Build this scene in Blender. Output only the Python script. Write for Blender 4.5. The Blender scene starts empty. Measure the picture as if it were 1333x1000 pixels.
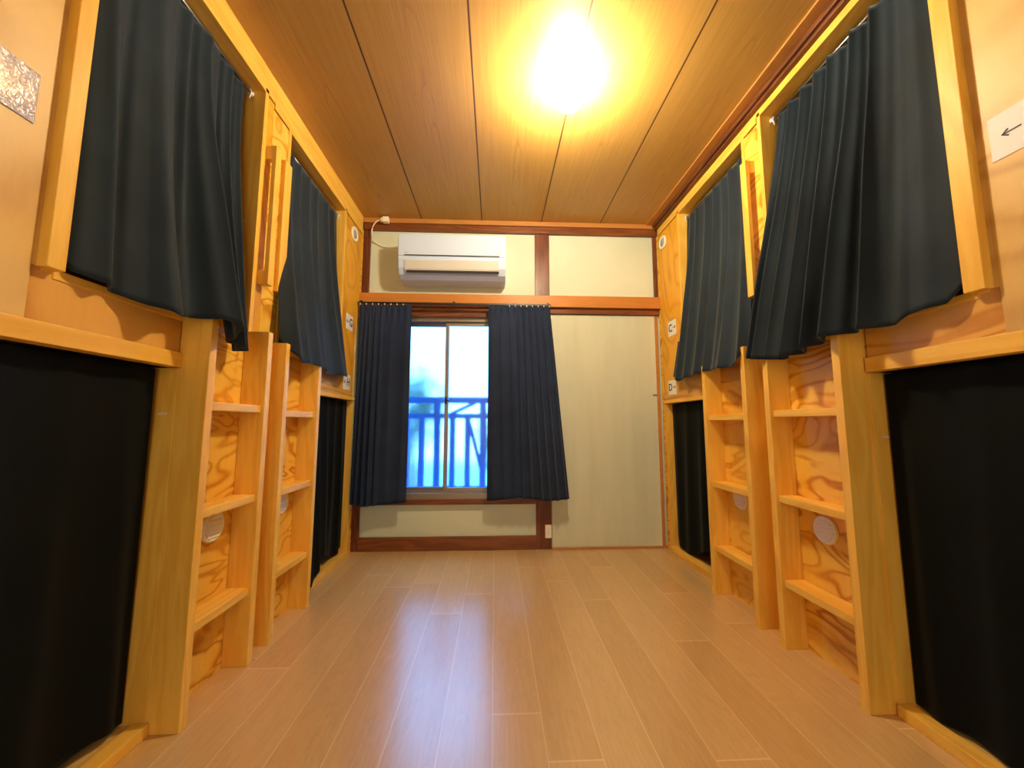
import bpy, bmesh, math, random
from mathutils import Vector, Matrix, noise
R = math.radians
sc = bpy.context.scene
col = sc.collection

# ------------------------------------------------------------------ camera, world, lights, exposure
XL, XR, YB, H = -0.986, 1.236, 2.775, 2.4        # faces of the two bunk walls, window wall, ceiling
YF = -1.30                                       # wall behind the camera
cam_d = bpy.data.cameras.new('camera'); cam = bpy.data.objects.new('camera', cam_d); col.objects.link(cam)
cam_d.sensor_width = 36; cam_d.lens = 495.0 / 1333 * 36; cam_d.clip_start = 0.02
p_, y_, r_ = .102, .0446, .0013
fw = Vector((math.sin(y_)*math.cos(p_), math.cos(y_)*math.cos(p_), math.sin(p_)))
rt = Vector((math.cos(y_), -math.sin(y_), 0)); up = rt.cross(fw)
rt2 = rt*math.cos(r_) + up*math.sin(r_); up2 = -rt*math.sin(r_) + up*math.cos(r_)
m = Matrix((rt2, up2, -fw)).transposed().to_4x4(); m.translation = (0, 0, .882)
cam.matrix_world = m
sc.camera = cam

sc.view_settings.view_transform = 'Standard'; sc.view_settings.look = 'None'
sc.view_settings.exposure = 0.42; sc.view_settings.gamma = 1.0; sc.view_settings.use_curve_mapping = False
sc.cycles.use_denoising = True
sc.cycles.max_bounces = 10; sc.cycles.diffuse_bounces = 6; sc.cycles.glossy_bounces = 4
sc.cycles.transmission_bounces = 8; sc.cycles.transparent_max_bounces = 8
sc.cycles.sample_clamp_indirect = 20.0; sc.cycles.blur_glossy = 0.5

w = bpy.data.worlds.new('sky'); sc.world = w; w.use_nodes = True
bg = w.node_tree.nodes['Background']
bg.inputs[0].default_value = (.16, .47, 1.0, 1); bg.inputs[1].default_value = 5.5

LAMP = (.320, 1.530, 2.316)
LAMP_STRENGTH = 370
FILL = 12
def area(name, loc, rot, sx, sy, power, color):
    l = bpy.data.lights.new(name, 'AREA'); l.shape = 'RECTANGLE'; l.size = sx; l.size_y = sy
    l.energy = power; l.color = color
    o = bpy.data.objects.new(name, l); o.location = loc; o.rotation_euler = rot; col.objects.link(o); return o
# added fill light, set in the unseen doorway behind the camera
area('doorway_fill', (.1, YF - .02, 1.15), (R(90), 0, 0), .95, 1.9, FILL, (1.0, .87, .66))

# ------------------------------------------------------------------ materials
def srgb(r, g, b):
    f = lambda c: (c/255/12.92) if c/255 <= .04045 else ((c/255+.055)/1.055)**2.4
    return (f(r), f(g), f(b), 1)
class N:
    def __init__(s, name):
        s.m = bpy.data.materials.new(name); s.m.use_nodes = True
        s.t = s.m.node_tree; s.b = s.t.nodes['Principled BSDF']; s.out = s.t.nodes['Material Output']
    def n(s, typ, **k):
        x = s.t.nodes.new(typ)
        for a, v in k.items():
            if a.startswith('i_'): 
                key = a[2:]; key = int(key) if key.isdigit() else key.replace('_', ' ')
                x.inputs[key].default_value = v
            else: setattr(x, a, v)
        return x
    def l(s, a, b): s.t.links.new(a, b)
    def math(s, op, a, b=None, c=None):
        x = s.n('ShaderNodeMath', operation=op)
        for i, v in enumerate((a, b, c)):
            if v is None: continue
            if isinstance(v, (int, float)): x.inputs[i].default_value = v
            else: s.l(v, x.inputs[i])
        return x.outputs[0]
    def pos(s, scale, world=True):
        g = s.n('ShaderNodeNewGeometry').outputs['Position'] if world else s.n('ShaderNodeTexCoord').outputs['Object']
        v = s.n('ShaderNodeVectorMath', operation='MULTIPLY'); s.l(g, v.inputs[0]); v.inputs[1].default_value = scale
        return v.outputs[0]
    def noise(s, vec, scale=1, detail=4, rough=.5, dist=0):
        x = s.n('ShaderNodeTexNoise'); x.inputs['Scale'].default_value = scale; x.inputs['Detail'].default_value = detail
        x.inputs['Roughness'].default_value = rough; x.inputs['Distortion'].default_value = dist
        s.l(vec, x.inputs['Vector']); return x.outputs['Fac']
    def ramp(s, fac, stops):
        x = s.n('ShaderNodeValToRGB'); e = x.color_ramp.elements
        while len(e) < len(stops): e.new(.5)
        for q, (p, c) in zip(e, stops): q.position = p; q.color = c if len(c) == 4 else (*c, 1)
        s.l(fac, x.inputs[0]); return x.outputs[0]
    def mix(s, fac, a, b, mode='MIX'):
        x = s.n('ShaderNodeMix', data_type='RGBA', blend_type=mode)
        for i, v in ((0, fac), (6, a), (7, b)):
            if isinstance(v, (int, float, tuple)): x.inputs[i].default_value = v
            else: s.l(v, x.inputs[i])
        return x.outputs[2]
    def bump(s, h, strength=.2, dist=.002):
        x = s.n('ShaderNodeBump'); x.inputs['Strength'].default_value = strength; x.inputs['Distance'].default_value = dist
        s.l(h, x.inputs['Height']); s.l(x.outputs[0], s.b.inputs['Normal'])
    def base(s, c, rough=.5, **k):
        if isinstance(c, tuple): s.b.inputs['Base Color'].default_value = c
        else: s.l(c, s.b.inputs['Base Color'])
        s.b.inputs['Roughness'].default_value = rough
        for a, v in k.items(): s.b.inputs[a.replace('_', ' ')].default_value = v
        return s.m

def plain(name, c, rough=.5, **k): return N(name).base(c, rough, **k)

AX = {'x': (.12, 1, 1), 'y': (1, .12, 1), 'z': (1, 1, .12)}
def lumber(name, axis, light, dark, rough=.45, ring=26, contrast=1.0):
    """sawn timber: long fibres and soft growth rings along one axis"""
    s = N(name); st = AX[axis]
    n1 = s.noise(s.pos(st), 7, 3, .5, .4)
    rg = s.math('SINE', s.math('MULTIPLY', n1, ring*2))
    rg = s.math('MULTIPLY_ADD', rg, .5, .5)
    fine = s.noise(s.pos(tuple(v if v < 1 else 1 for v in st)), 160, 3, .6)
    blotch = s.noise(s.pos((1, 1, 1)), 2.3, 2)
    f = s.math('MULTIPLY_ADD', rg, .30*contrast, s.math('MULTIPLY_ADD', fine, .35, s.math('MULTIPLY', blotch, .35)))
    c = s.ramp(f, [(.25, light), (.85, dark)])
    s.bump(fine, .12, .001); s.b.inputs['Specular IOR Level'].default_value = .3
    return s.base(c, rough)
def plywood(name, scale, light, mid, dark, rough=.42, ring=34, knots=False):
    """rotary cut plywood: flame figure of contour lines, stretched up the sheet"""
    s = N(name)
    big = s.noise(s.pos(scale), 2.6, 1.5, .45, .9)
    v = s.math('MULTIPLY_ADD', s.math('SINE', s.math('MULTIPLY', big, ring*6.283)), .5, .5)
    v = s.math('POWER', v, 3.0)
    wv = s.noise(s.pos((1, 1, 1)), 3.5, 1); v = s.math('MULTIPLY', v, s.math('MULTIPLY_ADD', wv, 1.2, .2))
    fine = s.noise(s.pos((70, 70, 18)), 1, 4, .6)
    f = s.math('MULTIPLY_ADD', fine, .30, s.math('MULTIPLY', v, .75))
    blotch = s.noise(s.pos((1.2, 1.2, 1.2)), 1.5, 2)
    f = s.math('MULTIPLY_ADD', blotch, .25, s.math('SUBTRACT', f, .12))
    c = s.ramp(f, [(.12, light), (.5, mid), (.95, dark)])
    if not knots:
        s.bump(fine, .15, .001); s.b.inputs['Specular IOR Level'].default_value = .3; return s.base(c, rough)
    knot = s.n('ShaderNodeTexVoronoi'); s.l(s.pos((1, 1, 1)), knot.inputs['Vector']); knot.inputs['Scale'].default_value = 3.1
    kf = s.math('LESS_THAN', knot.outputs['Distance'], .035)
    c = s.mix(s.math('MULTIPLY', kf, .55), c, srgb(120, 72, 34))
    s.bump(fine, .15, .001)
    s.b.inputs['Specular IOR Level'].default_value = .35
    return s.base(c, rough)

PINE = dict(light=srgb(243, 198, 90), dark=srgb(227, 168, 60))
M = {}
for a in 'xyz': M['pine_'+a] = lumber('pine_lumber_'+a, a, PINE['light'], PINE['dark'])
M['ply'] = plywood('figured_plywood', (1.4, 1.15, 3.0), srgb(242, 198, 88), srgb(228, 170, 58), srgb(190, 120, 34), ring=6)
M['ply_plain'] = plywood('quiet_plywood', (1, 1, .5), srgb(230, 172, 52), srgb(222, 160, 44), srgb(206, 142, 36), ring=9)
M['ply_pale'] = plywood('pale_plywood', (1, .28, 1), srgb(222, 186, 116), srgb(214, 176, 104), srgb(196, 152, 84), ring=5, knots=True)
M['ply_low'] = plywood('low_figure_plywood', (1, .3, 1.4), srgb(224, 170, 82), srgb(210, 152, 66), srgb(184, 122, 46), ring=8)
M['box'] = plain('bunk_interior', srgb(150, 110, 66), .8)
M['dark_y'] = lumber('brown_trim_y', 'y', srgb(120, 72, 42), srgb(78, 42, 24), .38)
M['dark_x'] = lumber('brown_trim_x', 'x', srgb(142, 84, 46), srgb(96, 52, 28), .38)
M['dark_z'] = lumber('brown_trim_z', 'z', srgb(124, 70, 44), srgb(84, 42, 26), .32)
M['beam'] = lumber('brown_beam', 'x', srgb(204, 136, 66), srgb(180, 112, 48), .4, contrast=.5)
M['cornice'] = lumber('tan_cornice', 'x', srgb(196, 136, 72), srgb(166, 106, 50), .45, contrast=.5)
M['cornice_y'] = lumber('tan_cornice_y', 'y', srgb(196, 136, 72), srgb(166, 106, 50), .45, contrast=.5)

# painted plaster
s = N('cream_plaster'); a = s.noise(s.pos((1, 1, 1)), 1.6, 4, .6); b = s.noise(s.pos((1, 1, 1)), 140, 3)
c = s.ramp(a, [(.3, srgb(206, 216, 196)), (.7, srgb(220, 228, 210))]); s.bump(b, .12, .001)
M['plaster'] = s.base(c, .8)
s = N('cream_door_paper'); a = s.noise(s.pos((6, 1, .8)), 1.6, 4, .6)
c = s.ramp(a, [(.3, srgb(202, 208, 186)), (.7, srgb(212, 217, 197))])
M['paper'] = s.base(c, .75)

# ceiling boards: 455 mm wide, dark joints, printed cathedral grain
s = N('printed_ceiling_board')
g = s.n('ShaderNodeSeparateXYZ'); s.l(s.pos((1, 1, 1)), g.inputs[0])
u = s.math('DIVIDE', s.math('ADD', g.outputs[0], .107 + 4.5), .45)
cell = s.math('FLOOR', u); fr = s.math('FRACT', u)
d = s.math('SUBTRACT', fr, .5); edge = s.math('SUBTRACT', .5, s.math('ABSOLUTE', d))
joint = s.math('LESS_THAN', edge, .0085)
# cathedral grain about the middle of each board
yy = s.math('ADD', g.outputs[1], s.math('MULTIPLY', cell, .37))
wob = s.noise(s.pos((5, 1.2, 1)), 1, 3, .5)
dd = s.math('MULTIPLY', d, d)
cath = s.math('SUBTRACT', s.math('MULTIPLY', yy, .55), s.math('MULTIPLY', dd, 26))
cath = s.math('ADD', cath, s.math('MULTIPLY', wob, .9))
ln = s.math('FRACT', s.math('MULTIPLY', cath, 5))
ln = s.math('POWER', ln, 9)
nar = s.math('LESS_THAN', s.math('ABSOLUTE', d), .22)
ln = s.math('MULTIPLY', s.math('MULTIPLY', ln, nar), s.noise(s.pos((60, 3, 1)), 1, 2))
fib = s.noise(s.pos((140, 3.5, 1)), 1, 3, .6)
c = s.ramp(fib, [(.3, srgb(196, 154, 82)), (.75, srgb(184, 138, 64))])
c = s.mix(s.math('MULTIPLY', ln, .75), c, srgb(140, 92, 48))
c = s.mix(joint, c, srgb(92, 58, 34))
s.bump(s.math('MULTIPLY', joint, -1.0), .6, .004)
M['ceiling'] = s.base(c, .42)

# floor: laminate planks running towards the window
s = N('laminate_planks')
g = s.n('ShaderNodeSeparateXYZ'); s.l(s.pos((1, 1, 1)), g.inputs[0])
u = s.math('DIVIDE', s.math('ADD', g.outputs[0], 5.0), .147); row = s.math('FLOOR', u); fu = s.math('FRACT', u)
h1 = s.math('FRACT', s.math('MULTIPLY', s.math('SINE', s.math('MULTIPLY', row, 12.9898)), 43758.5))
v = s.math('DIVIDE', s.math('ADD', s.math('ADD', g.outputs[1], 10), s.math('MULTIPLY', h1, 2.7)), 1.35)
cl = s.math('FLOOR', v); fv = s.math('FRACT', v)
h2 = s.math('FRACT', s.math('MULTIPLY', s.math('SINE', s.math('ADD', s.math('MULTIPLY', row, 78.233), s.math('MULTIPLY', cl, 37.719))), 43758.5))
eu = s.math('MINIMUM', fu, s.math('SUBTRACT', 1, fu)); ev = s.math('MINIMUM', fv, s.math('SUBTRACT', 1, fv))
ju = s.math('LESS_THAN', eu, .009); jv = s.math('LESS_THAN', ev, .0018); joint = s.math('MAXIMUM', ju, jv)
cmb = s.n('ShaderNodeCombineXYZ'); s.l(s.math('ADD', s.math('MULTIPLY', g.outputs[0], 9), s.math('MULTIPLY', h2, 31)), cmb.inputs[0])
s.l(s.math('MULTIPLY', g.outputs[1], 1.3), cmb.inputs[1]); s.l(s.math('MULTIPLY', h2, 17), cmb.inputs[2])
gr = s.noise(cmb.outputs[0], 1.4, 4, .55, .8)
rg = s.math('FRACT', s.math('MULTIPLY', gr, 11))
cm2 = s.n('ShaderNodeCombineXYZ'); s.l(s.math('MULTIPLY', g.outputs[0], 120), cm2.inputs[0]); s.l(s.math('MULTIPLY', g.outputs[1], 6), cm2.inputs[1]); s.l(h2, cm2.inputs[2])
fine = s.noise(cm2.outputs[0], 1, 4, .65)
f = s.math('ADD', s.math('ADD', s.math('MULTIPLY', rg, .12), s.math('MULTIPLY', fine, .45)), s.math('MULTIPLY', h2, .22))
c = s.ramp(f, [(.15, srgb(214, 180, 126)), (.5, srgb(200, 164, 110)), (.9, srgb(178, 138, 84))])
c = s.mix(s.math('MULTIPLY', joint, .6), c, srgb(236, 204, 160))
s.bump(s.math('ADD', fine, s.math('MULTIPLY', joint, -1.5)), .06, .0008)
s.l(s.math('MULTIPLY_ADD', fine, .04, .245), s.b.inputs['Roughness'])
s.l(c, s.b.inputs['Base Color']); s.b.inputs['Specular IOR Level'].default_value = 1.0; s.b.inputs['IOR'].default_value = 1.65
M['floor'] = s.m

# blackout cloth
def cloth(name, c1, c2):
    s = N(name); n1 = s.noise(s.pos((1, 1, 1), False), 900, 2); n2 = s.noise(s.pos((1, 1, 1)), 5, 3)
    c = s.ramp(n2, [(.3, c1), (.75, c2)]); s.bump(n1, .15, .0006)
    mm = s.base(c, .78); s.b.inputs['Sheen Weight'].default_value = .25; s.b.inputs['Sheen Roughness'].default_value = .4
    s.b.inputs['Sheen Tint'].default_value = (.75, .9, 1, 1)
    s.b.inputs['Specular IOR Level'].default_value = .25
    return mm
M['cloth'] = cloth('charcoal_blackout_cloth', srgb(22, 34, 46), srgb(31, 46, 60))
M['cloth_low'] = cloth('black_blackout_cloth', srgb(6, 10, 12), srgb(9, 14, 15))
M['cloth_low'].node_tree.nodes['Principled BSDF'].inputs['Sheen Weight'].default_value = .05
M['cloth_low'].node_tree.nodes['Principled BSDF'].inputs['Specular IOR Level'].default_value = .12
M['cloth_win'] = cloth('navy_blackout_cloth', srgb(28, 40, 68), srgb(36, 51, 82))

M['white'] = plain('white_plastic', srgb(228, 230, 232), .35)
M['ac_white'] = plain('air_conditioner_white', srgb(206, 224, 255), .3)
M['ac_grey'] = plain('louver_shade_white', srgb(206, 206, 206), .4)
M['gap_shade'] = plain('gap_shade_grey', srgb(62, 58, 60), .6)  # dark tone standing in for the shade inside gaps
M['cream'] = plain('cream_plastic', srgb(246, 242, 226), .4)
M['mesh'] = plain('grey_filter_mesh', srgb(168, 170, 172), .7)
M['paper_w'] = plain('white_paper', srgb(232, 234, 236), .6)
M['ink'] = plain('dark_ink', srgb(48, 46, 60), .6)
M['mark'] = plain('pale_stamp', srgb(232, 220, 196), .6)
M['metal'] = plain('brushed_steel', srgb(170, 172, 178), .3, Metallic=1.0)
M['black'] = plain('black_rail', srgb(28, 28, 32), .4)
M['alu'] = plain('anodised_window_frame', srgb(150, 138, 128), .35, Metallic=.6)
M['blue'] = plain('blue_painted_steel', srgb(20, 96, 190), .4)
M['foliage'] = plain('tree_leaves', srgb(60, 104, 84), .8)
M['bark'] = plain('tree_bark', srgb(96, 80, 66), .9)
M['ground'] = plain('outside_ground', srgb(138, 182, 216), .9)
M['balcony'] = plain('balcony_slab', srgb(150, 190, 215), .8)
# laminated sheet, wrinkled and glossy
s = N('glossy_laminate'); n1 = s.noise(s.pos((1, 1, 1)), 55, 3, .5, 1.5)
s.bump(n1, .8, .004); M['laminate'] = s.base(srgb(150, 152, 190), .08, Coat_Weight=1.0)
# frosted glass
s = N('frosted_glass'); s.t.nodes.remove(s.b)
g = s.n('ShaderNodeBsdfGlass'); g.inputs['Roughness'].default_value = .15; g.inputs['IOR'].default_value = 1.28
g.inputs['Color'].default_value = (.93, .98, 1, 1)
b = s.n('ShaderNodeBump'); b.inputs['Strength'].default_value = .25; b.inputs['Distance'].default_value = .002
s.l(s.noise(s.pos((1, 1, 1)), 130, 2), b.inputs['Height']); s.l(b.outputs[0], g.inputs['Normal'])
s.l(g.outputs[0], s.out.inputs[0]); M['glass'] = s.m
# lit lamp globe
s = N('lit_globe'); s.t.nodes.remove(s.b); e = s.n('ShaderNodeEmission')
e.inputs[0].default_value = (1.0, .84, .56, 1); e.inputs[1].default_value = LAMP_STRENGTH
s.l(e.outputs[0], s.out.inputs[0]); M['lit'] = s.m

# ------------------------------------------------------------------ mesh helpers
def rng(*k): return random.Random(str(k))
class MB:
    def __init__(s): s.b = bmesh.new()
    def box(s, x0, x1, y0, y1, z0, z1, bev=0.0, mat=0):
        if x0 > x1: x0, x1 = x1, x0
        if y0 > y1: y0, y1 = y1, y0
        t = bmesh.ops.create_cube(s.b, size=1)['verts']
        for v in t: v.co = Vector((x0+(v.co.x+.5)*(x1-x0), y0+(v.co.y+.5)*(y1-y0), z0+(v.co.z+.5)*(z1-z0)))
        fs = {f for v in t for f in v.link_faces}
        for f in fs: f.material_index = mat
        if bev:
            es = {e for v in t for e in v.link_edges}
            r = bmesh.ops.bevel(s.b, geom=list(es), offset=bev, segments=2, affect='EDGES', profile=.6, clamp_overlap=True)
            for f in r['faces']: f.material_index = mat
        return s
    def tube(s, pts, r, seg=10, cap=True, mat=0):
        pts = [Vector(p) for p in pts]; rings = []
        rad = r if isinstance(r, (list, tuple)) else [r]*len(pts)
        ref = Vector((0, 0, 1))
        for i, p in enumerate(pts):
            d = (pts[min(i+1, len(pts)-1)] - pts[max(i-1, 0)]).normalized()
            a = d.cross(ref) if abs(d.dot(ref)) < .95 else d.cross(Vector((1, 0, 0)))
            a.normalize(); b = d.cross(a)
            rings.append([s.b.verts.new(p + (a*math.cos(t)+b*math.sin(t))*rad[i]) for t in [2*math.pi*k/seg for k in range(seg)]])
        for q, w2 in zip(rings, rings[1:]):
            for k in range(seg):
                f = s.b.faces.new((q[k], q[(k+1) % seg], w2[(k+1) % seg], w2[k])); f.smooth = True; f.material_index = mat
        if cap:
            for q in (rings[0][::-1], rings[-1]):
                f = s.b.faces.new(q); f.material_index = mat
        return s
    def lathe(s, prof, c, axis, seg=40, mat=0):
        """prof: (radius, height) pairs; axis: unit vector of height"""
        c = Vector(c); ax = Vector(axis).normalized(); a = ax.orthogonal().normalized(); b = ax.cross(a); rings = []
        for r, h in prof:
            if r < 1e-6: rings.append([s.b.verts.new(c+ax*h)])
            else: rings.append([s.b.verts.new(c+ax*h+(a*math.cos(t)+b*math.sin(t))*r) for t in [2*math.pi*k/seg for k in range(seg)]])
        for q, w2 in zip(rings, rings[1:]):
            for k in range(seg):
                k2 = (k+1) % seg
                if len(q) == 1 and len(w2) == 1: continue
                if len(q) == 1: f = s.b.faces.new((q[0], w2[k2], w2[k]))
                elif len(w2) == 1: f = s.b.faces.new((q[k], q[k2], w2[0]))
                else: f = s.b.faces.new((q[k], q[k2], w2[k2], w2[k]))
                f.smooth = True; f.material_index = mat
        return s
    def prism(s, poly, axis, t0, t1, mat=0):
        """poly of 2D points extruded along axis ('x','y','z')"""
        def P(a, b, t): return {'x': (t, a, b), 'y': (a, t, b), 'z': (a, b, t)}[axis]
        v0 = [s.b.verts.new(P(a, b, t0)) for a, b in poly]; v1 = [s.b.verts.new(P(a, b, t1)) for a, b in poly]
        n = len(poly); fs = [s.b.faces.new(v0), s.b.faces.new(v1[::-1])]
        for i in range(n): fs.append(s.b.faces.new((v0[i], v1[i], v1[(i+1) % n], v0[(i+1) % n])))
        for f in fs: f.material_index = mat
        return s
    def build(s, name, mats, parent=None, label=None):
        bmesh.ops.recalc_face_normals(s.b, faces=s.b.faces[:])
        off = Vector((0, 0, 0))
        q = parent
        while q: off += q.location; q = q.parent
        if parent is None:
            vs = [v.co for v in s.b.verts]
            off = Vector((sum(v.x for v in vs)/len(vs), sum(v.y for v in vs)/len(vs), min(v.z for v in vs)))
        bmesh.ops.translate(s.b, verts=s.b.verts[:], vec=-off)
        me = bpy.data.meshes.new(name); s.b.to_mesh(me); s.b.free()
        for mm in (mats if isinstance(mats, list) else [mats]): me.materials.append(mm)
        o = bpy.data.objects.new(name, me); col.objects.link(o)
        if parent: o.parent = parent
        else: o.location = off
        if label: o['label'] = label
        return o
def thing(name, loc, label, cat, group=None):
    o = bpy.data.objects.new(name, None); o.location = loc; o.empty_display_size = .05; col.objects.link(o)
    return tag(o, label, cat, group)
def tag(o, label, cat, group=None):
    o['label'] = label; o['category'] = cat
    if group: o['group'] = group
    return o
def struct(o): o['kind'] = 'structure'; return o
def sbox(name, mat, *b, bev=0, parent=None):
    o = MB().box(*b, bev=bev).build(name, mat, parent)
    if parent is None: struct(o)
    return o

# ------------------------------------------------------------------ the room shell
WX0, WX1 = -3.1, 3.35      # the real side walls, behind the bunks
sbox('floor', M['floor'], WX0, WX1, YF, YB, -.08, 0)
sbox('ceiling', M['ceiling'], WX0, WX1, YF, YB, H, H+.05)
sbox('wall_left', M['plaster'], WX0-.1, WX0, YF, YB, 0, H)
sbox('wall_right', M['plaster'], WX1, WX1+.1, YF, YB, 0, H)
# window wall: opening X -.93...29, Z .34..1.66
wx0, wx1, wz0, wz1 = -.935, .29, .345, 1.66
b = MB()
b.box(WX0, wx0, YB, YB+.12, 0, H).box(wx1, WX1, YB, YB+.12, 0, H)
b.box(wx0, wx1, YB, YB+.12, 0, wz0).box(wx0, wx1, YB, YB+.12, wz1, H)
struct(b.build('wall_back', M['plaster']))
# wall behind the camera with an open doorway
b = MB(); dx0, dx1, dz = -.40, .60, 2.05
b.box(WX0, dx0, YF-.12, YF, 0, H).box(dx1, WX1, YF-.12, YF, 0, H).box(dx0, dx1, YF-.12, YF, dz, H)
struct(b.build('wall_front', M['plaster']))
b = MB(); b.box(dx0-.04, dx0, YF-.12, YF+.015, 0, dz+.04).box(dx1, dx1+.04, YF-.12, YF+.015, 0, dz+.04).box(dx0, dx1, YF-.12, YF+.015, dz, dz+.04)
struct(b.build('door_1', M['dark_z']))
b = MB()                                     # unseen hallway beyond the doorway, boxed in to keep sky light out
b.box(-1.3, 1.5, YF-1.3, YF-1.2, -.08, H+.05).box(-1.3, -1.2, YF-1.2, YF-.12, 0, H).box(1.4, 1.5, YF-1.2, YF-.12, 0, H)
b.box(-1.3, 1.5, YF-1.2, YF, H, H+.05).box(-1.3, 1.5, YF-1.2, YF, -.08, -.001)
struct(b.build('wall_hallway', M['plaster']))

# brown timber of the window wall
sbox('trim_1', M['cornice'], XL, XR, YB-.045, YB, 2.365, 2.4, bev=.002)
sbox('trim_2', M['dark_x'], XL, XR, YB-.03, YB, 2.315, 2.365, bev=.002)
sbox('trim_3', M['beam'], XL, XR, YB-.055, YB, 1.735, 1.822, bev=.003)              # nageshi beam
sbox('trim_4', M['dark_z'], .295, .405, YB-.018, YB, 0, 2.315, bev=.002)           # central post
sbox('trim_5', M['dark_z'], XL, -.935, YB-.018, YB, 0, 2.315, bev=.002)
sbox('trim_6', M['dark_x'], .405, XR, YB-.03, YB, 1.692, 1.735, bev=.002)
sbox('trim_7', M['dark_z'], 1.208, XR, YB-.02, YB, 1.822, 2.315, bev=.002)
sbox('trim_8', M['dark_x'], -.935, .295, YB-.03, YB, .312, .347, bev=.002)          # under the window
sbox('trim_9', M['dark_x'], -.935, .295, YB-.02, YB, 1.66, 1.735, bev=.002)         # window head
sbox('baseboard_back', M['dark_x'], -.935, .295, YB-.024, YB, 0, .092, bev=.002)
sbox('baseboard_back_closet', M['cornice'], .405, XR, YB-.03, YB, 0, .012, bev=.002)
# ceiling borders along the right bunk wall
sbox('trim_10', M['cornice_y'], 1.150, 1.196, YF, YB-.045, 2.390, 2.4, bev=.002)
b = MB(); b.box(1.196, XR, YF, YB-.045, 2.368, 2.4, bev=.004).box(1.210, XR, YF, YB-.045, 2.352, 2.368, bev=.003)
struct(b.build('trim_11', M['dark_y']))

# closet door in the right bay
t = thing('closet_door', (.8, YB-.012, .012), 'cream papered sliding closet door filling the bay right of the window', 'door')
MB().box(.409, 1.200, YB-.012, YB-.001, .012, 1.690).build('door_panel', M['paper'], t)
MB().box(1.200, 1.222, YB-.016, YB-.001, .012, 1.690, bev=.002).build('door_stile', M['cornice'], t)
MB().box(1.170, 1.200, YB-.019, YB-.012, 1.086, 1.094, bev=.001).build('latch', M['metal'], t)

# ------------------------------------------------------------------ the window
win = struct(MB().box(wx0, wx1, YB+.005, YB+.09, wz1-.03, wz1, bev=.002)
             .box(wx0, wx1, YB-.012, YB+.09, wz0, wz0+.042, bev=.002)
             .box(wx0, wx0+.03, YB+.005, YB+.09, wz0, wz1).box(wx1-.03, wx1, YB+.005, YB+.09, wz0, wz1)
             .box(wx0, wx1, YB+.02, YB+.025, wz0+.042, wz0+.056).box(wx0, wx1, YB+.055, YB+.06, wz0+.042, wz0+.056)
             .build('window_1', M['alu']))
def sash(x0, x1, y):
    z0, z1 = wz0+.045, wz1-.03; f = .026; y0, y1 = y-.012, y+.012
    o = MB().box(x0, x0+f, y0, y1, z0, z1, bev=.002).box(x1-f, x1, y0, y1, z0, z1, bev=.002)\
        .box(x0+f, x1-f, y0, y1, z0, z0+.03, bev=.002).box(x0+f, x1-f, y0, y1, z1-f, z1, bev=.002).build('window_sash', M['alu'], win)
    MB().box(x0+f, x1-f, y-.0025, y+.0025, z0+.03, z1-f).build('window_pane', M['glass'], o)
    return o
sash(wx0+.03, -.345, YB+.068); s2 = sash(-.370, wx1-.03, YB+.036)
lk = MB().box(-.366, -.350, YB+.012, YB+.026, 1.02, 1.07, bev=.002).tube([(-.358, YB+.016, 1.045), (-.345, YB+.006, 1.045), (-.335, YB+.002, 1.04)], .005)
lk.build('window_latch', M['black'], s2)

# ------------------------------------------------------------------ outside: balcony railing, trees, ground
t = thing('balcony_railing', (-.3, 3.32, .28), 'blue painted steel balcony railing seen through the frosted window', 'railing')
MB().box(-2.2, 1.6, 3.30, 3.345, 1.050, 1.105, bev=.004).build('top_rail', M['blue'], t)
MB().box(-2.2, 1.6, 3.305, 3.335, .918, .962, bev=.003).build('middle_rail', M['blue'], t)
MB().box(-2.2, 1.6, 3.305, 3.33, .32, .35, bev=.003).build('bottom_rail', M['blue'], t)
k = -1
for x in [-.623 + .1297*i for i in range(-5, 11)]:
    MB().box(x-.024, x+.024, 3.30, 3.335, .35, .925 if i_ else 1.05).build('baluster', M['blue'], t) if (i_ := 1) else None
for x in (-.494, -.104, -1.3, .7):
    MB().box(x-.027, x+.027, 3.296, 3.335, .27, 1.055).build('post', M['blue'], t)
MB().tube([(-.235, 3.345, .93), (-.11, 3.36, .45)], .017).build('brace', M['blue'], t)
MB().tube([(-.40, 3.345, .95), (-.17, 3.36, 1.06)], .016).build('brace', M['blue'], t)
o = MB().box(-2.4, 1.8, YB+.13, 3.4, .13, .27).build('balcony_slab', M['balcony']); struct(o)
o = MB().box(-25, 25, 3.5, 40, -3.1, -3.0).build('ground', M['ground']); struct(o)
def tree(loc, h, r, label, seed):
    t = thing('tree', loc, label, 'tree', None); x, y, z = loc; q = rng('tree', seed)
    MB().tube([(x, y, z), (x+.05, y, z+h*.4), (x, y, z+h*.7)], [.14, .11, .06]).build('trunk', M['bark'], t)
    b = MB()
    for i in range(620):
        d = Vector((q.gauss(0, 1), q.gauss(0, 1), q.gauss(0, 1))).normalized()*r*q.uniform(.35, 1)
        c = Vector((x, y, z+h*.78)) + Vector((d.x, d.y, d.z*1.25))
        mt = Matrix.Rotation(q.uniform(0, 6.3), 4, Vector((q.random(), q.random(), q.random()+.1)).normalized())
        sz = q.uniform(.05, .13)
        vs = [b.b.verts.new(c + mt @ Vector(p)) for p in ((-sz, 0, 0), (0, sz*.5, .02), (sz, 0, 0), (0, -sz*.5, .02))]
        b.b.faces.new(vs)
    b.build('foliage', M['foliage'], t)
tree((-1.62, 7.6, -3.0), 5.3, .70, 'slim pale green tree outside, blurred behind the left window pane', 1)
tree((.25, 7.2, -3.0), 4.6, .62, 'grey green tree outside, blurred low behind the right window pane', 2)

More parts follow.
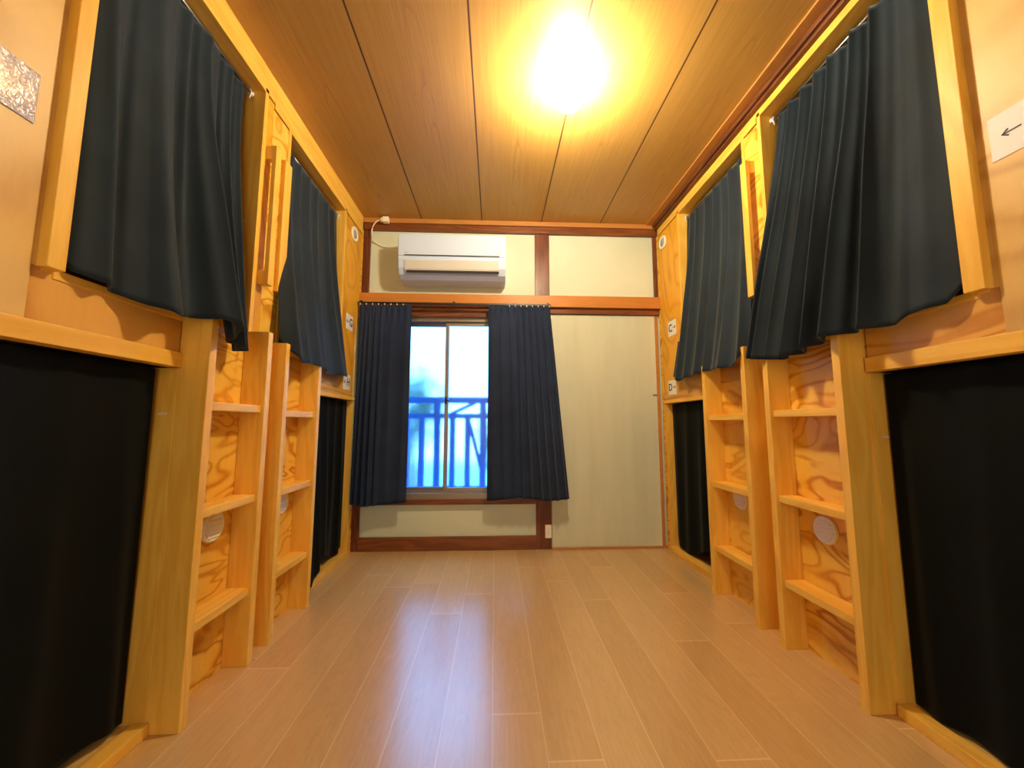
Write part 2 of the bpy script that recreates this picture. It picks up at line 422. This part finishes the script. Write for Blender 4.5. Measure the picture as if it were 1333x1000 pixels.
# ------------------------------------------------------------------ bunk units
def sx(s, d): return (XL if s < 0 else XR) + s*d     # d > 0 goes into the bunk, d < 0 into the room
def bunk(s, Y0, Y1, up, low, side, place, near):
    """up / low = (y0, y1, z0, z1) of the two sleeping openings"""
    D = 1.95; g = .006
    t = thing('capsule_bunk_bed', (sx(s, .5), (Y0+Y1)/2, 0),
              'two-storey pine bunk on the %s wall, %s' % (side, place), 'bunk bed', 'built-in two-storey bunks along the side walls')
    X = lambda d: sx(s, d)
    def panel(name, y0, y1, z0, z1, mat, d0=0, d1=.018, bev=0, label=None):
        if y1-y0 < .004 or z1-z0 < .004: return
        return MB().box(X(d0), X(d1), y0, y1, z0, z1, bev=bev).build(name, mat, t, label)
    uy0, uy1, uz0, uz1 = up; ly0, ly1, lz0, lz1 = low
    zb = 1.098                                                      # top of the rail over the lower opening
    topz = 2.352 if s > 0 else H
    if near:
        panel('front_panel', Y0, uy0-.045, zb, uz1, M['ply_pale'], -.006, .018, label='pale knotty plywood panel beside the upper opening')
        panel('front_panel', uy0-.045, uy0-g, uz0-g, uz1, M['ply_pale'], -.005, .018)
        panel('front_panel', uy0-.045, ly1, zb, uz0-g, M['ply_low'])     # band under the upper opening
        panel('front_panel', ly1+g, Y1, 0, uz0-g, M['ply'])              # behind the ladder
        panel('front_panel', uy1+g, Y1, uz0-g, uz1, M['ply_plain'])
        panel('fascia', Y0, Y1, uz1+g, topz, M['pine_y'], -.004, .018)
        panel('front_panel', Y0, ly0, 0, zb-.045, M['ply_pale'])
        panel('rail', Y0, ly1, lz1, zb, M['pine_y'], -.012, .03, .002, 'pale rail over the lower opening')
    else:
        panel('front_panel', Y0, uy0-g, zb, uz1, M['ply'])
        panel('front_panel', uy0-g, uy1+g, zb, uz0-g, M['ply_low'])
        panel('front_panel', uy1+g, Y1, zb, uz1, M['ply_plain'])
        panel('front_panel', Y0, ly0-g, 0, zb, M['ply'])
        panel('fascia', Y0, Y1, uz1+g, topz, M['pine_y'], -.004, .018)
        panel('front_panel', ly0-g, Y1, lz1+.022, zb, M['ply_low'])
        panel('rail', ly0, Y1, lz1, lz1+.022, M['pine_y'], -.010, .03, .002, 'pale rail over the lower opening')
        panel('front_post', ly1+g, Y1, 0, lz1, M['pine_z'], .001, .03, .001)
    # jamb boards lining the openings
    J = .022
    jam = .14
    def jamb(y0, y1, z0, z1, ax, d0=-.003): MB().box(X(d0), X(jam), y0, y1, z0, z1, bev=.0015).build('jamb', M['pine_'+ax], t)
    jamb(uy0-J, uy0, uz0-.012, uz1+J, 'z', -.003); jamb(uy1, uy1+J, uz0-.012, uz1+J, 'z', -.004); jamb(uy0, uy1, uz1, uz1+J, 'y', -.005)
    jamb(uy0, uy1, uz0-J, uz0, 'y')
    jamb(ly1, ly1+J, 0, lz1-.001, 'z', -.0015)
    jamb(ly0-J, ly0, 0, lz1-.001, 'z', -.0015)
    MB().box(X(-.012), X(.035), ly0, ly1, 0, .034, bev=.003).build('sill', M['pine_y'], t)
    MB().box(X(.035), X(D), ly0-.02, ly1+.02, 0, .028).build('bed_deck', M['ply_pale'], t)
    MB().box(X(.14), X(D), Y0+.02, Y1-.02, 1.12, 1.16).build('bed_deck', M['ply_pale'], t)
    # shell of the sleeping boxes
    MB().box(X(D), X(D+.02), Y0, Y1, 0, H-.01).build('rear_panel', M['box'], t)
    MB().box(X(.03), X(D), Y0, Y0+.018, 0, H-.01).build('end_panel', M['box'], t)
    MB().box(X(.03), X(D), Y1-.018, Y1-.001, 0, H-.01).build('end_panel', M['box'], t)
    return t
def bar(t, s, y0, y1, z0, z1, off, th=.02, near=False):
    """upright grab bar; off > 0 stands away from the wall on two end blocks"""
    X = lambda d: sx(s, d)
    o = MB().box(X(-off), X(-off-th), y0, y1, z0, z1, bev=.002).build('grab_bar', M['pine_z'], t)
    if off > .006:
        for za, zb in ((z0, z0+.06), (z1-.06, z1)):
            MB().box(X(-off), X(0), y0+.002, y1-.002, za, zb, bev=.001).build('spacer_block', M['pine_z'], o)

bLN = bunk(-1, -.35, 1.600, (.862, 1.530, 1.222, 2.285), (.30, 1.216, .034, 1.052), 'left', 'nearer the viewer, with a laminated sheet', True)
bLF = bunk(-1, 1.601, YB-.05, (1.745, 2.405, 1.222, 2.262), (2.02, 2.690, .034, 1.035), 'left', 'beside the window', False)
bRN = bunk(1, -.35, 1.620, (.890, 1.594, 1.222, 2.318), (.30, 1.195, .034, 1.050), 'right', 'nearer the viewer, with the arrow sign reading A', True)
bRF = bunk(1, 1.621, YB-.05, (1.735, 2.395, 1.222, 2.296), (2.055, 2.690, .034, 1.022), 'right', 'beside the closet door', False)
bar(bLN, -1, .826, .862, 1.215, 2.13, .0, .028)
bar(bLN, -1, 1.562, 1.610-.012, 1.452, 2.065, .028, .018)
bar(bLF, -1, 1.680, 1.735, 1.462, 2.085, .0, .020)
bar(bRN, 1, .856, .900, 1.215, 2.16, .004, .026)
bar(bRF, 1, 1.650, 1.690, 1.470, 2.135, .030, .018)
# filler strips where the bunks meet the window wall
for s_, n_ in ((-1, 12), (1, 13)):
    sbox('trim_%d' % n_, M['ply'], sx(s_, .0), sx(s_, .03), YB-.05, YB-.019, 0, 2.31)
# tiny stamps on jambs
def stamp(parent, s, x, y, z, w_):
    b = MB(); q = rng(x, y, z); u0 = -w_/2
    while u0 < w_/2:
        ww = q.uniform(.0025, .005)
        b.box(x+u0, x+u0+ww, y-.0008, y, z, z+.007); u0 += ww+.0015
    b.build('stamp_mark', M['mark'], parent, 'tiny pale stamped lettering on the jamb')
stamp(bLN, -1, -1.018, 1.215, .905, .026); stamp(bRN, 1, 1.272, 1.194, .835, .026); stamp(bLN, -1, -1.038, 1.529, 1.70, .028)

# ------------------------------------------------------------------ ladders
def ladder(s, ya, yb, ztops, zr, label):
    X = lambda d: sx(s, d); w_ = .030; d0, d1 = -.0185, -.092
    t = thing('bunk_ladder', (X(-.05), (ya+yb)/2, 0), label, 'ladder', 'bunk ladders')
    for i, y in enumerate((ya, yb-w_)):
        MB().box(X(-.0005), X(d1), y, y+w_, 0, ztops[i], bev=.002).build('side_rail', M['pine_z'], t)
    for z in zr:
        MB().box(X(-.0005), X(-.080), ya+w_, yb-w_, z-.028, z, bev=.003).build('rung', M['pine_y'], t)
ladder(-1, 1.217, 1.547, (1.236, 1.240), (.948, .612, .276), 'left wall ladder nearer the viewer, below the near upper bunk')
ladder(-1, 1.648, 1.986, (1.222, 1.190), (.935, .600, .262), 'left wall ladder nearer the window, narrow in view')
ladder(1, 1.200, 1.566, (1.222, 1.222), (.935, .590, .262), 'right wall ladder nearer the viewer, with boldly figured plywood behind')
ladder(1, 1.682, 2.045, (1.236, 1.196), (.925, .575, .246), 'right wall ladder nearer the closet door')

# ------------------------------------------------------------------ vents
def vent(s, y, z, r, label, round_intake=False):
    X = lambda d: sx(s, d); n = (-s, 0, 0)
    t = thing('air_vent', (X(0), y, z), label, 'vent', 'round air vents on the bunk fronts')
    MB().lathe([(0, 0), (r, 0), (r, .006), (r*.93, .012), (r*.80, .012), (r*.76, .006), (0, .006)], (X(0), y, z), n).build('bezel', M['cream'], t)
    if round_intake:
        MB().lathe([(0, .006), (r*.55, .007), (r*.55, .010), (0, .012)], (X(0), y, z), n).build('filter', M['mesh'], t)
    else:
        b = MB()
        for i in range(5):
            zz = z - r*.60 + i*r*.30; hw = math.sqrt(max(0, (r*.76)**2-(zz-z)**2))
            b.prism([(X(-.005), zz-.003), (X(-.013), zz-.0075), (X(-.0155), zz-.004), (X(-.008), zz+.006), (X(-.005), zz+.006)], 'y', y-hw, y+hw)
        b.build('louvers', M['cream'], t)
vent(-1, 1.413, .522, .054, 'round cream louvered vent behind the near left ladder')
vent(-1, 1.846, .515, .052, 'round cream louvered vent behind the far left ladder, half hidden')
vent(1, 1.408, .487, .052, 'round cream louvered vent behind the near right ladder')
vent(1, 1.897, .505, .052, 'round cream louvered vent behind the far right ladder')
vent(-1, 2.572, 2.187, .052, 'small round white vent high on the left wall near the window', True)
vent(1, 2.640, 2.212, .050, 'small round white vent high on the right wall near the closet', True)

# ------------------------------------------------------------------ signs
def text_mesh(body, size, bold=0.0):
    cu = bpy.data.curves.new('txt', 'FONT'); cu.body = body; cu.size = size; cu.extrude = .0004; cu.align_x = 'CENTER'; cu.align_y = 'CENTER'; cu.offset = bold
    cu.resolution_u = 4
    o = bpy.data.objects.new('txt', cu); col.objects.link(o)
    me = bpy.data.meshes.new_from_object(o.evaluated_get(bpy.context.evaluated_depsgraph_get()))
    bpy.data.objects.remove(o); return me
def sign(s, y, z, w_, h_, letter, letter_off, arrow_off, adir, label, lsize, asize=.04):
    """offsets are along the reader's right; adir = -1 arrow points left"""
    X = lambda d: sx(s, d); rdir = -1 if s > 0 else 1         # reader's right in Y
    base = -.0065 if (y < .9) else 0
    t = thing('bunk_sign', (X(base), y, z), label, 'sign', 'lettered bunk signs')
    MB().box(X(base), X(base-.0012), y-w_/2, y+w_/2, z-h_/2, z+h_/2).build('sign_paper', M['paper_w'], t)
    me = text_mesh(letter, lsize, .0012 if lsize < .1 else .002)
    bm = bmesh.new(); bm.from_mesh(me)
    for v in bm.verts: v.co = Vector((X(base-.0016)+(-s)*v.co.z, y+rdir*(letter_off+v.co.x), z+v.co.y))
    mb = MB(); mb.b = bm; mb.build('letter', M['ink'], t)
    b = MB(); a0 = y+rdir*(arrow_off-asize/2*adir); a1 = y+rdir*(arrow_off+asize/2*adir); k = rdir*adir
    x0, x1 = X(base-.0012), X(base-.0020); th = asize*.05
    b.box(x0, x1, a0, a1, z-th, z+th)
    for sg in (1, -1):
        b.prism([(a1+k*th*1.4, z), (a1-k*asize*.30, z+sg*asize*.30), (a1-k*asize*.36, z+sg*asize*.20), (a1-k*th*2, z)], 'x', x0, x1)
    b.build('arrow', M['ink'], t)
sign(1, .725, 1.580, .205, .112, 'A', .030, -.062, -1, 'white sign reading arrow left and A at the right edge of the photo', .100, .034)
sign(1, 2.556, 1.545, .115, .105, 'C', -.024, .030, 1, 'white sign lettered C on the right wall, above the D sign', .075)
sign(1, 2.590, 1.130, .115, .100, 'D', -.024, .030, 1, 'white sign lettered D on the right wall, below the C sign', .072)
sign(-1, 2.560, 1.556, .115, .105, 'G', .024, -.030, -1, 'white sign lettered G on the left wall, above the H sign', .075)
sign(-1, 2.560, 1.150, .115, .100, 'H', .024, -.030, -1, 'white sign lettered H on the left wall, below the G sign', .072)
o = MB().box(sx(-1, -.0065), sx(-1, -.0085), .56, .789, 1.510, 1.622, bev=.0008).build('laminated_sheet', M['laminate'])
tag(o, 'glossy laminated sheet with sparkling reflections at the left edge of the photo', 'sign')

# ------------------------------------------------------------------ curtains
def poly_at(pts, u):
    L = [0.0]
    for a, b in zip(pts, pts[1:]): L.append(L[-1] + (Vector(b)-Vector(a)).length)
    x = u*L[-1]
    for i in range(len(pts)-1):
        if x <= L[i+1] or i == len(pts)-2:
            f = (x-L[i])/max(1e-9, L[i+1]-L[i]); return Vector(pts[i]).lerp(Vector(pts[i+1]), min(1, f))
def sm(x, a=0., b=1.):
    x = min(1, max(0, (x-a)/(b-a))); return x*x*(3-2*x)
def curtain(name, top, hem, folds, a_top, a_bot, n, mat, label, group, seed, ease=1.0, pleat=False, lag=0.0, hemz=.0, NU=220, NV=56, sharp=1.0, mid=0.0):
    """cloth between a top line and a hem line; folds = list of fold centres in 0..1, n = outward normal (to the room)"""
    q = rng('curtain', seed); n = Vector(n); b = MB(); g = []
    lat = (Vector(top[-1])-Vector(top[0])).normalized()
    F = [(c, wd, am, q.uniform(-.5, .5)) for c, wd, am in folds]
    for j in range(NV+1):
        v = j/NV; row = []
        for i in range(NU+1):
            u = i/NU
            a = poly_at(top, u); c = poly_at(hem, u)
            p = a.lerp(c, v)
            # bow of the cloth out over the sill
            off_t, off_h = a.dot(n), c.dot(n); e = v**ease
            if ease < 1.0: e = sm(v, .0, .80)*.85 + .15*v
            p += n*((off_t+(off_h-off_t)*e) - p.dot(n))
            amp = a_top + (a_bot-a_top)*sm(v, 0, .75)
            d = 0.0; l = 0.0
            for c0, wd, am, ph in F:
                cc = c0 + lag*ph*(v-.3)
                wdv = wd*(.72+.28*v)
                x = (u-cc)/wdv
                if abs(x) < 2.2:
                    gg = math.exp(-abs(x*1.5)**(2.0*sharp)); d += am*gg; l += -am*.55*x*gg
            d += .35*noise.noise(Vector((u*5+seed*3.1, v*1.3, seed)))*sm(v, .05, .6)
            d += mid*noise.noise(Vector((u*2.2+seed*7.7, v*3.1, 4.2)))
            ed = min(1, u/.05, (1-u)/.05)
            p += n*(amp*d*(.3+.7*ed)) + lat*(amp*l*.8*ed)
            if pleat and v < .10:
                k = math.sin(u*math.pi*2*pleat + 2*math.sin(u*5+seed)); p += n*.005*k*(1-v/.10)
            row.append(b.b.verts.new(p))
        g.append(row)
    for j in range(NV):
        for i in range(NU):
            f = b.b.faces.new((g[j][i], g[j][i+1], g[j+1][i+1], g[j+1][i])); f.smooth = True
    o = b.build(name, mat)
    md = o.modifiers.new('thickness', 'SOLIDIFY'); md.thickness = .0022; md.offset = -1 if n.x < 0 or n.y < 0 else 1; md.offset = 0
    return tag(o, label, 'curtain', group)
def even(k, w_, seed, a0=.7, a1=1.2, jit=.25, r0=0., r1=1.):
    q = rng('ev', seed); return [(r0+(r1-r0)*(i+.5+q.uniform(-jit, jit))/k, w_*q.uniform(.8, 1.25)*(r1-r0)/k, q.uniform(a0, a1)) for i in range(k)]
GU, GL = 'charcoal curtains over the upper bunks', 'black curtains over the lower bunks'
# upper, left near
curtain('bunk_curtain', [(-1.010, .868, 2.262), (-1.046, 1.495, 2.262)],
        [(-.972, .866, 1.250), (-.970, .880, 1.226), (-.966, .915, 1.222), (-.956, 1.035, 1.196), (-.926, 1.090, 1.185), (-.866, 1.150, 1.195), (-.852, 1.205, 1.205), (-.856, 1.262, 1.165), (-.900, 1.345, 1.128), (-.930, 1.425, 1.146)],
        [(.02, .05, -.3), (.12, .06, .55), (.20, .04, -.4), (.34, .12, .9), (.49, .07, -1.2), (.56, .04, -.9), (.655, .06, 1.2), (.775, .03, -.8), (.84, .035, .9), (.905, .025, -.5), (.96, .035, .8)],
        .012, .040, (1, 0, 0), M['cloth'], 'wide charcoal curtain over the near left upper bunk', GU, 1, ease=1.6, lag=.08)
# upper, left far
curtain('bunk_curtain', [(-1.020, 1.750, 2.215), (-1.036, 2.392, 2.215)],
        [(-.935, 1.664, 1.240), (-.884, 1.690, 1.160), (-.878, 1.73, 1.148), (-.900, 1.86, 1.168), (-.925, 2.06, 1.166), (-.936, 2.10, 1.156), (-.950, 2.40, 1.166), (-.956, 2.49, 1.179)],
        even(6, .42, 'lf', .6, 1.2), .008, .026, (1, 0, 0), M['cloth'], 'narrow-looking charcoal curtain over the far left upper bunk, beside the window', GU, 2, ease=1.7, lag=.1)
# upper, right near
curtain('bunk_curtain', [(1.270, .896, 2.285), (1.296, 1.560, 2.285)],
        [(1.216, .904, 1.240), (1.208, .935, 1.200), (1.200, 1.020, 1.196), (1.176, 1.05, 1.172), (1.150, 1.112, 1.171), (1.124, 1.170, 1.172), (1.118, 1.240, 1.168), (1.126, 1.300, 1.150), (1.130, 1.449, 1.135), (1.134, 1.589, 1.160), (1.144, 1.672, 1.180)],
        [(.12, .06, .35), (.22, .04, -.3), (.30, .035, 1.2), (.36, .03, -.9), (.42, .035, 1.1), (.49, .035, -1.0), (.555, .035, 1.2), (.61, .03, -1.0), (.665, .035, 1.1), (.72, .028, -1.0), (.77, .03, 1.0), (.825, .03, -.9), (.875, .03, 1.0), (.925, .025, -.9), (.97, .03, .9)],
        .018, .034, (-1, 0, 0), M['cloth'], 'pleated charcoal curtain over the near right upper bunk, flaring past its frame', GU, 3, ease=1.25, lag=.05)
# upper, right far
curtain('bunk_curtain', [(1.270, 1.742, 2.255), (1.290, 2.385, 2.255)],
        [(1.180, 1.686, 1.250), (1.134, 1.704, 1.165), (1.130, 1.75, 1.150), (1.150, 1.90, 1.160), (1.176, 2.13, 1.168), (1.190, 2.33, 1.160), (1.200, 2.40, 1.152), (1.206, 2.51, 1.196)],
        even(7, .40, 'rf', .7, 1.2), .010, .026, (-1, 0, 0), M['cloth'], 'charcoal curtain over the far right upper bunk, beside the C sign', GU, 4, ease=1.7, lag=.08)
# lower ones
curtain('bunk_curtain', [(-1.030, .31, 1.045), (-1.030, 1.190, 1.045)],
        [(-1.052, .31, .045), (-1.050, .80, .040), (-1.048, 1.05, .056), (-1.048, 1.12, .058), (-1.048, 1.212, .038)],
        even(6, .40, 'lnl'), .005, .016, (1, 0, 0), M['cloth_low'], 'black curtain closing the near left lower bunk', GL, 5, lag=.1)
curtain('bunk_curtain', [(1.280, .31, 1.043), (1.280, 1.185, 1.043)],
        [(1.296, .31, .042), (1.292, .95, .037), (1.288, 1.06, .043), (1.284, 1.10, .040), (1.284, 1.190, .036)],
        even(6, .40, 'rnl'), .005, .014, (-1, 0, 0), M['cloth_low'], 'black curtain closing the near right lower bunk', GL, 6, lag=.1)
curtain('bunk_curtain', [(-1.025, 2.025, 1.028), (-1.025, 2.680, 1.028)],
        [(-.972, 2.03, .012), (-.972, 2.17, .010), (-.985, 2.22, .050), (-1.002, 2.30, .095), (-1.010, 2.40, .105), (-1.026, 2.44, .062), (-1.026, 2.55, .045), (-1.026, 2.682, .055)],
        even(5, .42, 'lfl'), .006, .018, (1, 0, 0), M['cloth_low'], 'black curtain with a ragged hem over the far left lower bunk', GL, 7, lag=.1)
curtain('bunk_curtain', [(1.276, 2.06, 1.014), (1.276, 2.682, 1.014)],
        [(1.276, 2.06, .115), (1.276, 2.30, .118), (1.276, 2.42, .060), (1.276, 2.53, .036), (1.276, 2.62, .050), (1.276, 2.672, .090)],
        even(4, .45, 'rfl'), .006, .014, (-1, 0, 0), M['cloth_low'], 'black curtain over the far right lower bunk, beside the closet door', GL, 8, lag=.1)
# window curtains
GW = 'navy curtains at the window'
def win_curtain(top, hem, folds, seed, label):
    return curtain('window_curtain', top, hem, folds, .007, .024, (0, -1, 0), M['cloth_win'], label, GW, seed, lag=.06, pleat=9, sharp=.9)
yt = YB-.088
win_curtain([(-.966, yt, 1.722), (-.600, yt, 1.722)], [(-.975, yt-.01, .335), (-.88, yt-.02, .322), (-.78, yt-.02, .330), (-.600, yt-.01, .345)],
            [(.04, .04, .7), (.12, .03, 1.1), (.21, .035, 1.2), (.32, .04, 1.2), (.43, .045, 1.0), (.62, .10, .3), (.90, .12, .3)], 11, 'navy window curtain drawn to the left of the window')
win_curtain([(-.050, yt, 1.725), (.395, yt, 1.725)], [(-.052, yt-.01, .352), (.03, yt-.02, .358), (.13, yt-.03, .372), (.20, yt-.03, .372), (.36, yt-.03, .350), (.515, yt-.02, .362)],
            [(.06, .06, .4), (.20, .06, .5), (.35, .05, .7), (.46, .04, 1.1), (.56, .035, 1.2), (.66, .035, 1.1), (.76, .035, 1.2), (.86, .035, 1.1), (.96, .03, .9)], 12, 'navy window curtain drawn to the right, overlapping the brown post')

# rods and window rail
def rod(s, y0, y1, z, d, label):
    X = sx(s, d)
    t = thing('curtain_rod', (X, (y0+y1)/2, z), label, 'curtain rod', 'tension rods inside the upper openings')
    MB().tube([(X, y0+.012, z), (X, (y0+y1)/2, z), (X, y1-.012, z)], .0055).build('rod', M['metal'], t)
    for y, yy in ((y0+.001, y0+.014), (y1-.001, y1-.014)):
        MB().tube([(X, y, z), (X, yy, z)], .010, 14).build('end_cap', M['white'], t)
    b = MB()
    b.tube([(X+.012*(-s), y1-.03, z-.002), (X+.016*(-s), y1-.03, z-.02), (X+.012*(-s), y1-.033, z-.045)], .0028, 6)
    b.build('hook', M['white'], t)
rod(-1, .884, 1.530, 2.268, .052, 'steel rod over the near left upper bunk curtain')
rod(-1, 1.767, 2.405, 2.224, .044, 'steel rod over the far left upper bunk curtain')
rod(1, .912, 1.594, 2.292, .052, 'steel rod over the near right upper bunk curtain')
rod(1, 1.757, 2.395, 2.264, .048, 'steel rod over the far right upper bunk curtain')
t = thing('curtain_rail', (-.29, YB-.085, 1.735), 'black curtain rail above the window', 'curtain rail')
MB().box(-.978, .402, YB-.096, YB-.080, 1.728, 1.742, bev=.002).build('rail', M['black'], t)
for x in (-.96, -.30, .38):
    MB().box(x-.008, x+.008, YB-.092, YB-.054, 1.742, 1.752).build('bracket', M['black'], t)
q = rng('hooks')
for k in range(8):
    for x0, x1 in ((-.962, -.66), (.10, .392)):
        x = x0+(x1-x0)*k/7
        MB().tube([(x, YB-.098, 1.728), (x, YB-.101, 1.716)], .004, 6).build('hook', M['white'], t)

# ------------------------------------------------------------------ air conditioner
t = thing('air_conditioner', (-.306, YB, 1.915), 'white wall-mounted air conditioner above the window', 'air conditioner')
x0, x1 = -.682, .070
def prof(k):                                    # side profile in (y, z), k = inset
    y = YB-.004
    return [(y, 2.205-k), (YB-.175+k, 2.205-k), (YB-.196+k, 2.192-k), (YB-.202+k, 2.15), (YB-.202+k, 2.015), (YB-.192+k, 1.960), (YB-.165+k, 1.918+k), (YB-.125, 1.896+k), (y, 1.890+k)]
b = MB(); b.prism(prof(0), 'x', x0, x1); bmesh.ops.bevel(b.b, geom=[e for e in b.b.edges if abs((e.verts[0].co-e.verts[1].co).x) < 1e-6], offset=.006, segments=3, affect='EDGES')
b.build('casing', M['ac_white'], t)
MB().box(x0+.004, x1-.004, YB-.2075, YB-.198, 2.040, 2.196, bev=.003).build('front_panel', M['ac_white'], t)
MB().box(x0+.045, x1-.045, YB-.2088, YB-.2070, 2.040, 2.047).build('panel_gap_shade', M['gap_shade'], t)  # solid dark strip painted for the shade under the front panel
MB().prism([(YB-.2045, 2.010), (YB-.2065, 2.008), (YB-.1975, 1.952), (YB-.190, 1.938), (YB-.186, 1.945)], 'x', x0+.048, x1-.048).build('louver', M['ac_grey'], t)
MB().prism([(YB-.1905, 1.944), (YB-.1955, 1.938), (YB-.1870, 1.925), (YB-.182, 1.930)], 'x', x0+.060, x1-.048).build('outlet_gap_shade', M['gap_shade'], t)  # solid dark strip painted for the shade inside the air outlet
def smalltext(body, x, z, size, parent, y):
    me = text_mesh(body, size); bm = bmesh.new(); bm.from_mesh(me)
    for v in bm.verts: v.co = Vector((x+v.co.x, y-v.co.z, z+v.co.y))
    mb = MB(); mb.b = bm; mb.build('marking', M['mesh'], parent)
smalltext('RLLIII', x0+.055, 2.060, .013, t, YB-.2080) if False else None
q = rng('acmark')
for xx in (x0+.045, x1-.065):
    b = MB()
    for k in range(5): b.box(xx+k*.006, xx+k*.006+q.uniform(.003, .005), YB-.2082, YB-.2072, 2.058, 2.064)
    b.build('marking', M['mesh'], t)
# its plug and cord, high in the corner
t = thing('power_plug', (-.80, YB-.05, 2.37), 'white plug and cord in the ceiling corner left of the air conditioner', 'plug')
MB().box(-.835, -.790, YB-.085, YB-.046, 2.352, 2.392, bev=.005).build('socket', M['cream'], t)
MB().box(-.850, -.835, YB-.078, YB-.053, 2.360, 2.384, bev=.004).build('plug', M['cream'], t)
pts = [(-.848+(-.068)*math.sin(a), YB-.066+.01*a, 2.372-.085*(1-math.cos(a))) for a in [k*math.pi/2/10 for k in range(11)]]
pts += [(-.916, YB-.045, 2.26), (-.915, YB-.02, 2.235), (-.86, YB-.010, 2.20), (-.75, YB-.009, 2.165), (-.688, YB-.009, 2.15)]
MB().tube(pts, .0042, 8).build('cord', M['cream'], t)

# wall outlet on the brown post
t = thing('wall_outlet', (.378, YB-.018, .11), 'small cream outlet low on the brown post by the closet door', 'outlet')
MB().box(.358, .402, YB-.028, YB-.018, .078, .168, bev=.003).build('cover_plate', M['cream'], t)
MB().box(.370, .390, YB-.030, YB-.0275, .100, .146, bev=.001).build('socket', M['white'], t)

# ------------------------------------------------------------------ ceiling lamp
lx, ly, lz = LAMP
t = thing('ceiling_lamp', (lx, ly, H), 'glowing round bulb lamp on the ceiling', 'lamp')
MB().lathe([(0, 0), (.032, 0), (.034, .004), (.034, .020), (.028, .026), (0, .026)], (lx, ly, H), (0, 0, -1)).build('lamp_base', M['cream'], t)
pr = [(0, .118)] + [(.059*math.sin(a), .059*math.cos(a)*1.04) for a in [k*math.pi/18 for k in range(1, 16)]] + [(.024, -.0545), (0, -.0555)]
pr[0] = (0, .0614)
MB().lathe(pr, (lx, ly, lz), (0, 0, -1)).build('bulb', M['lit'], t)
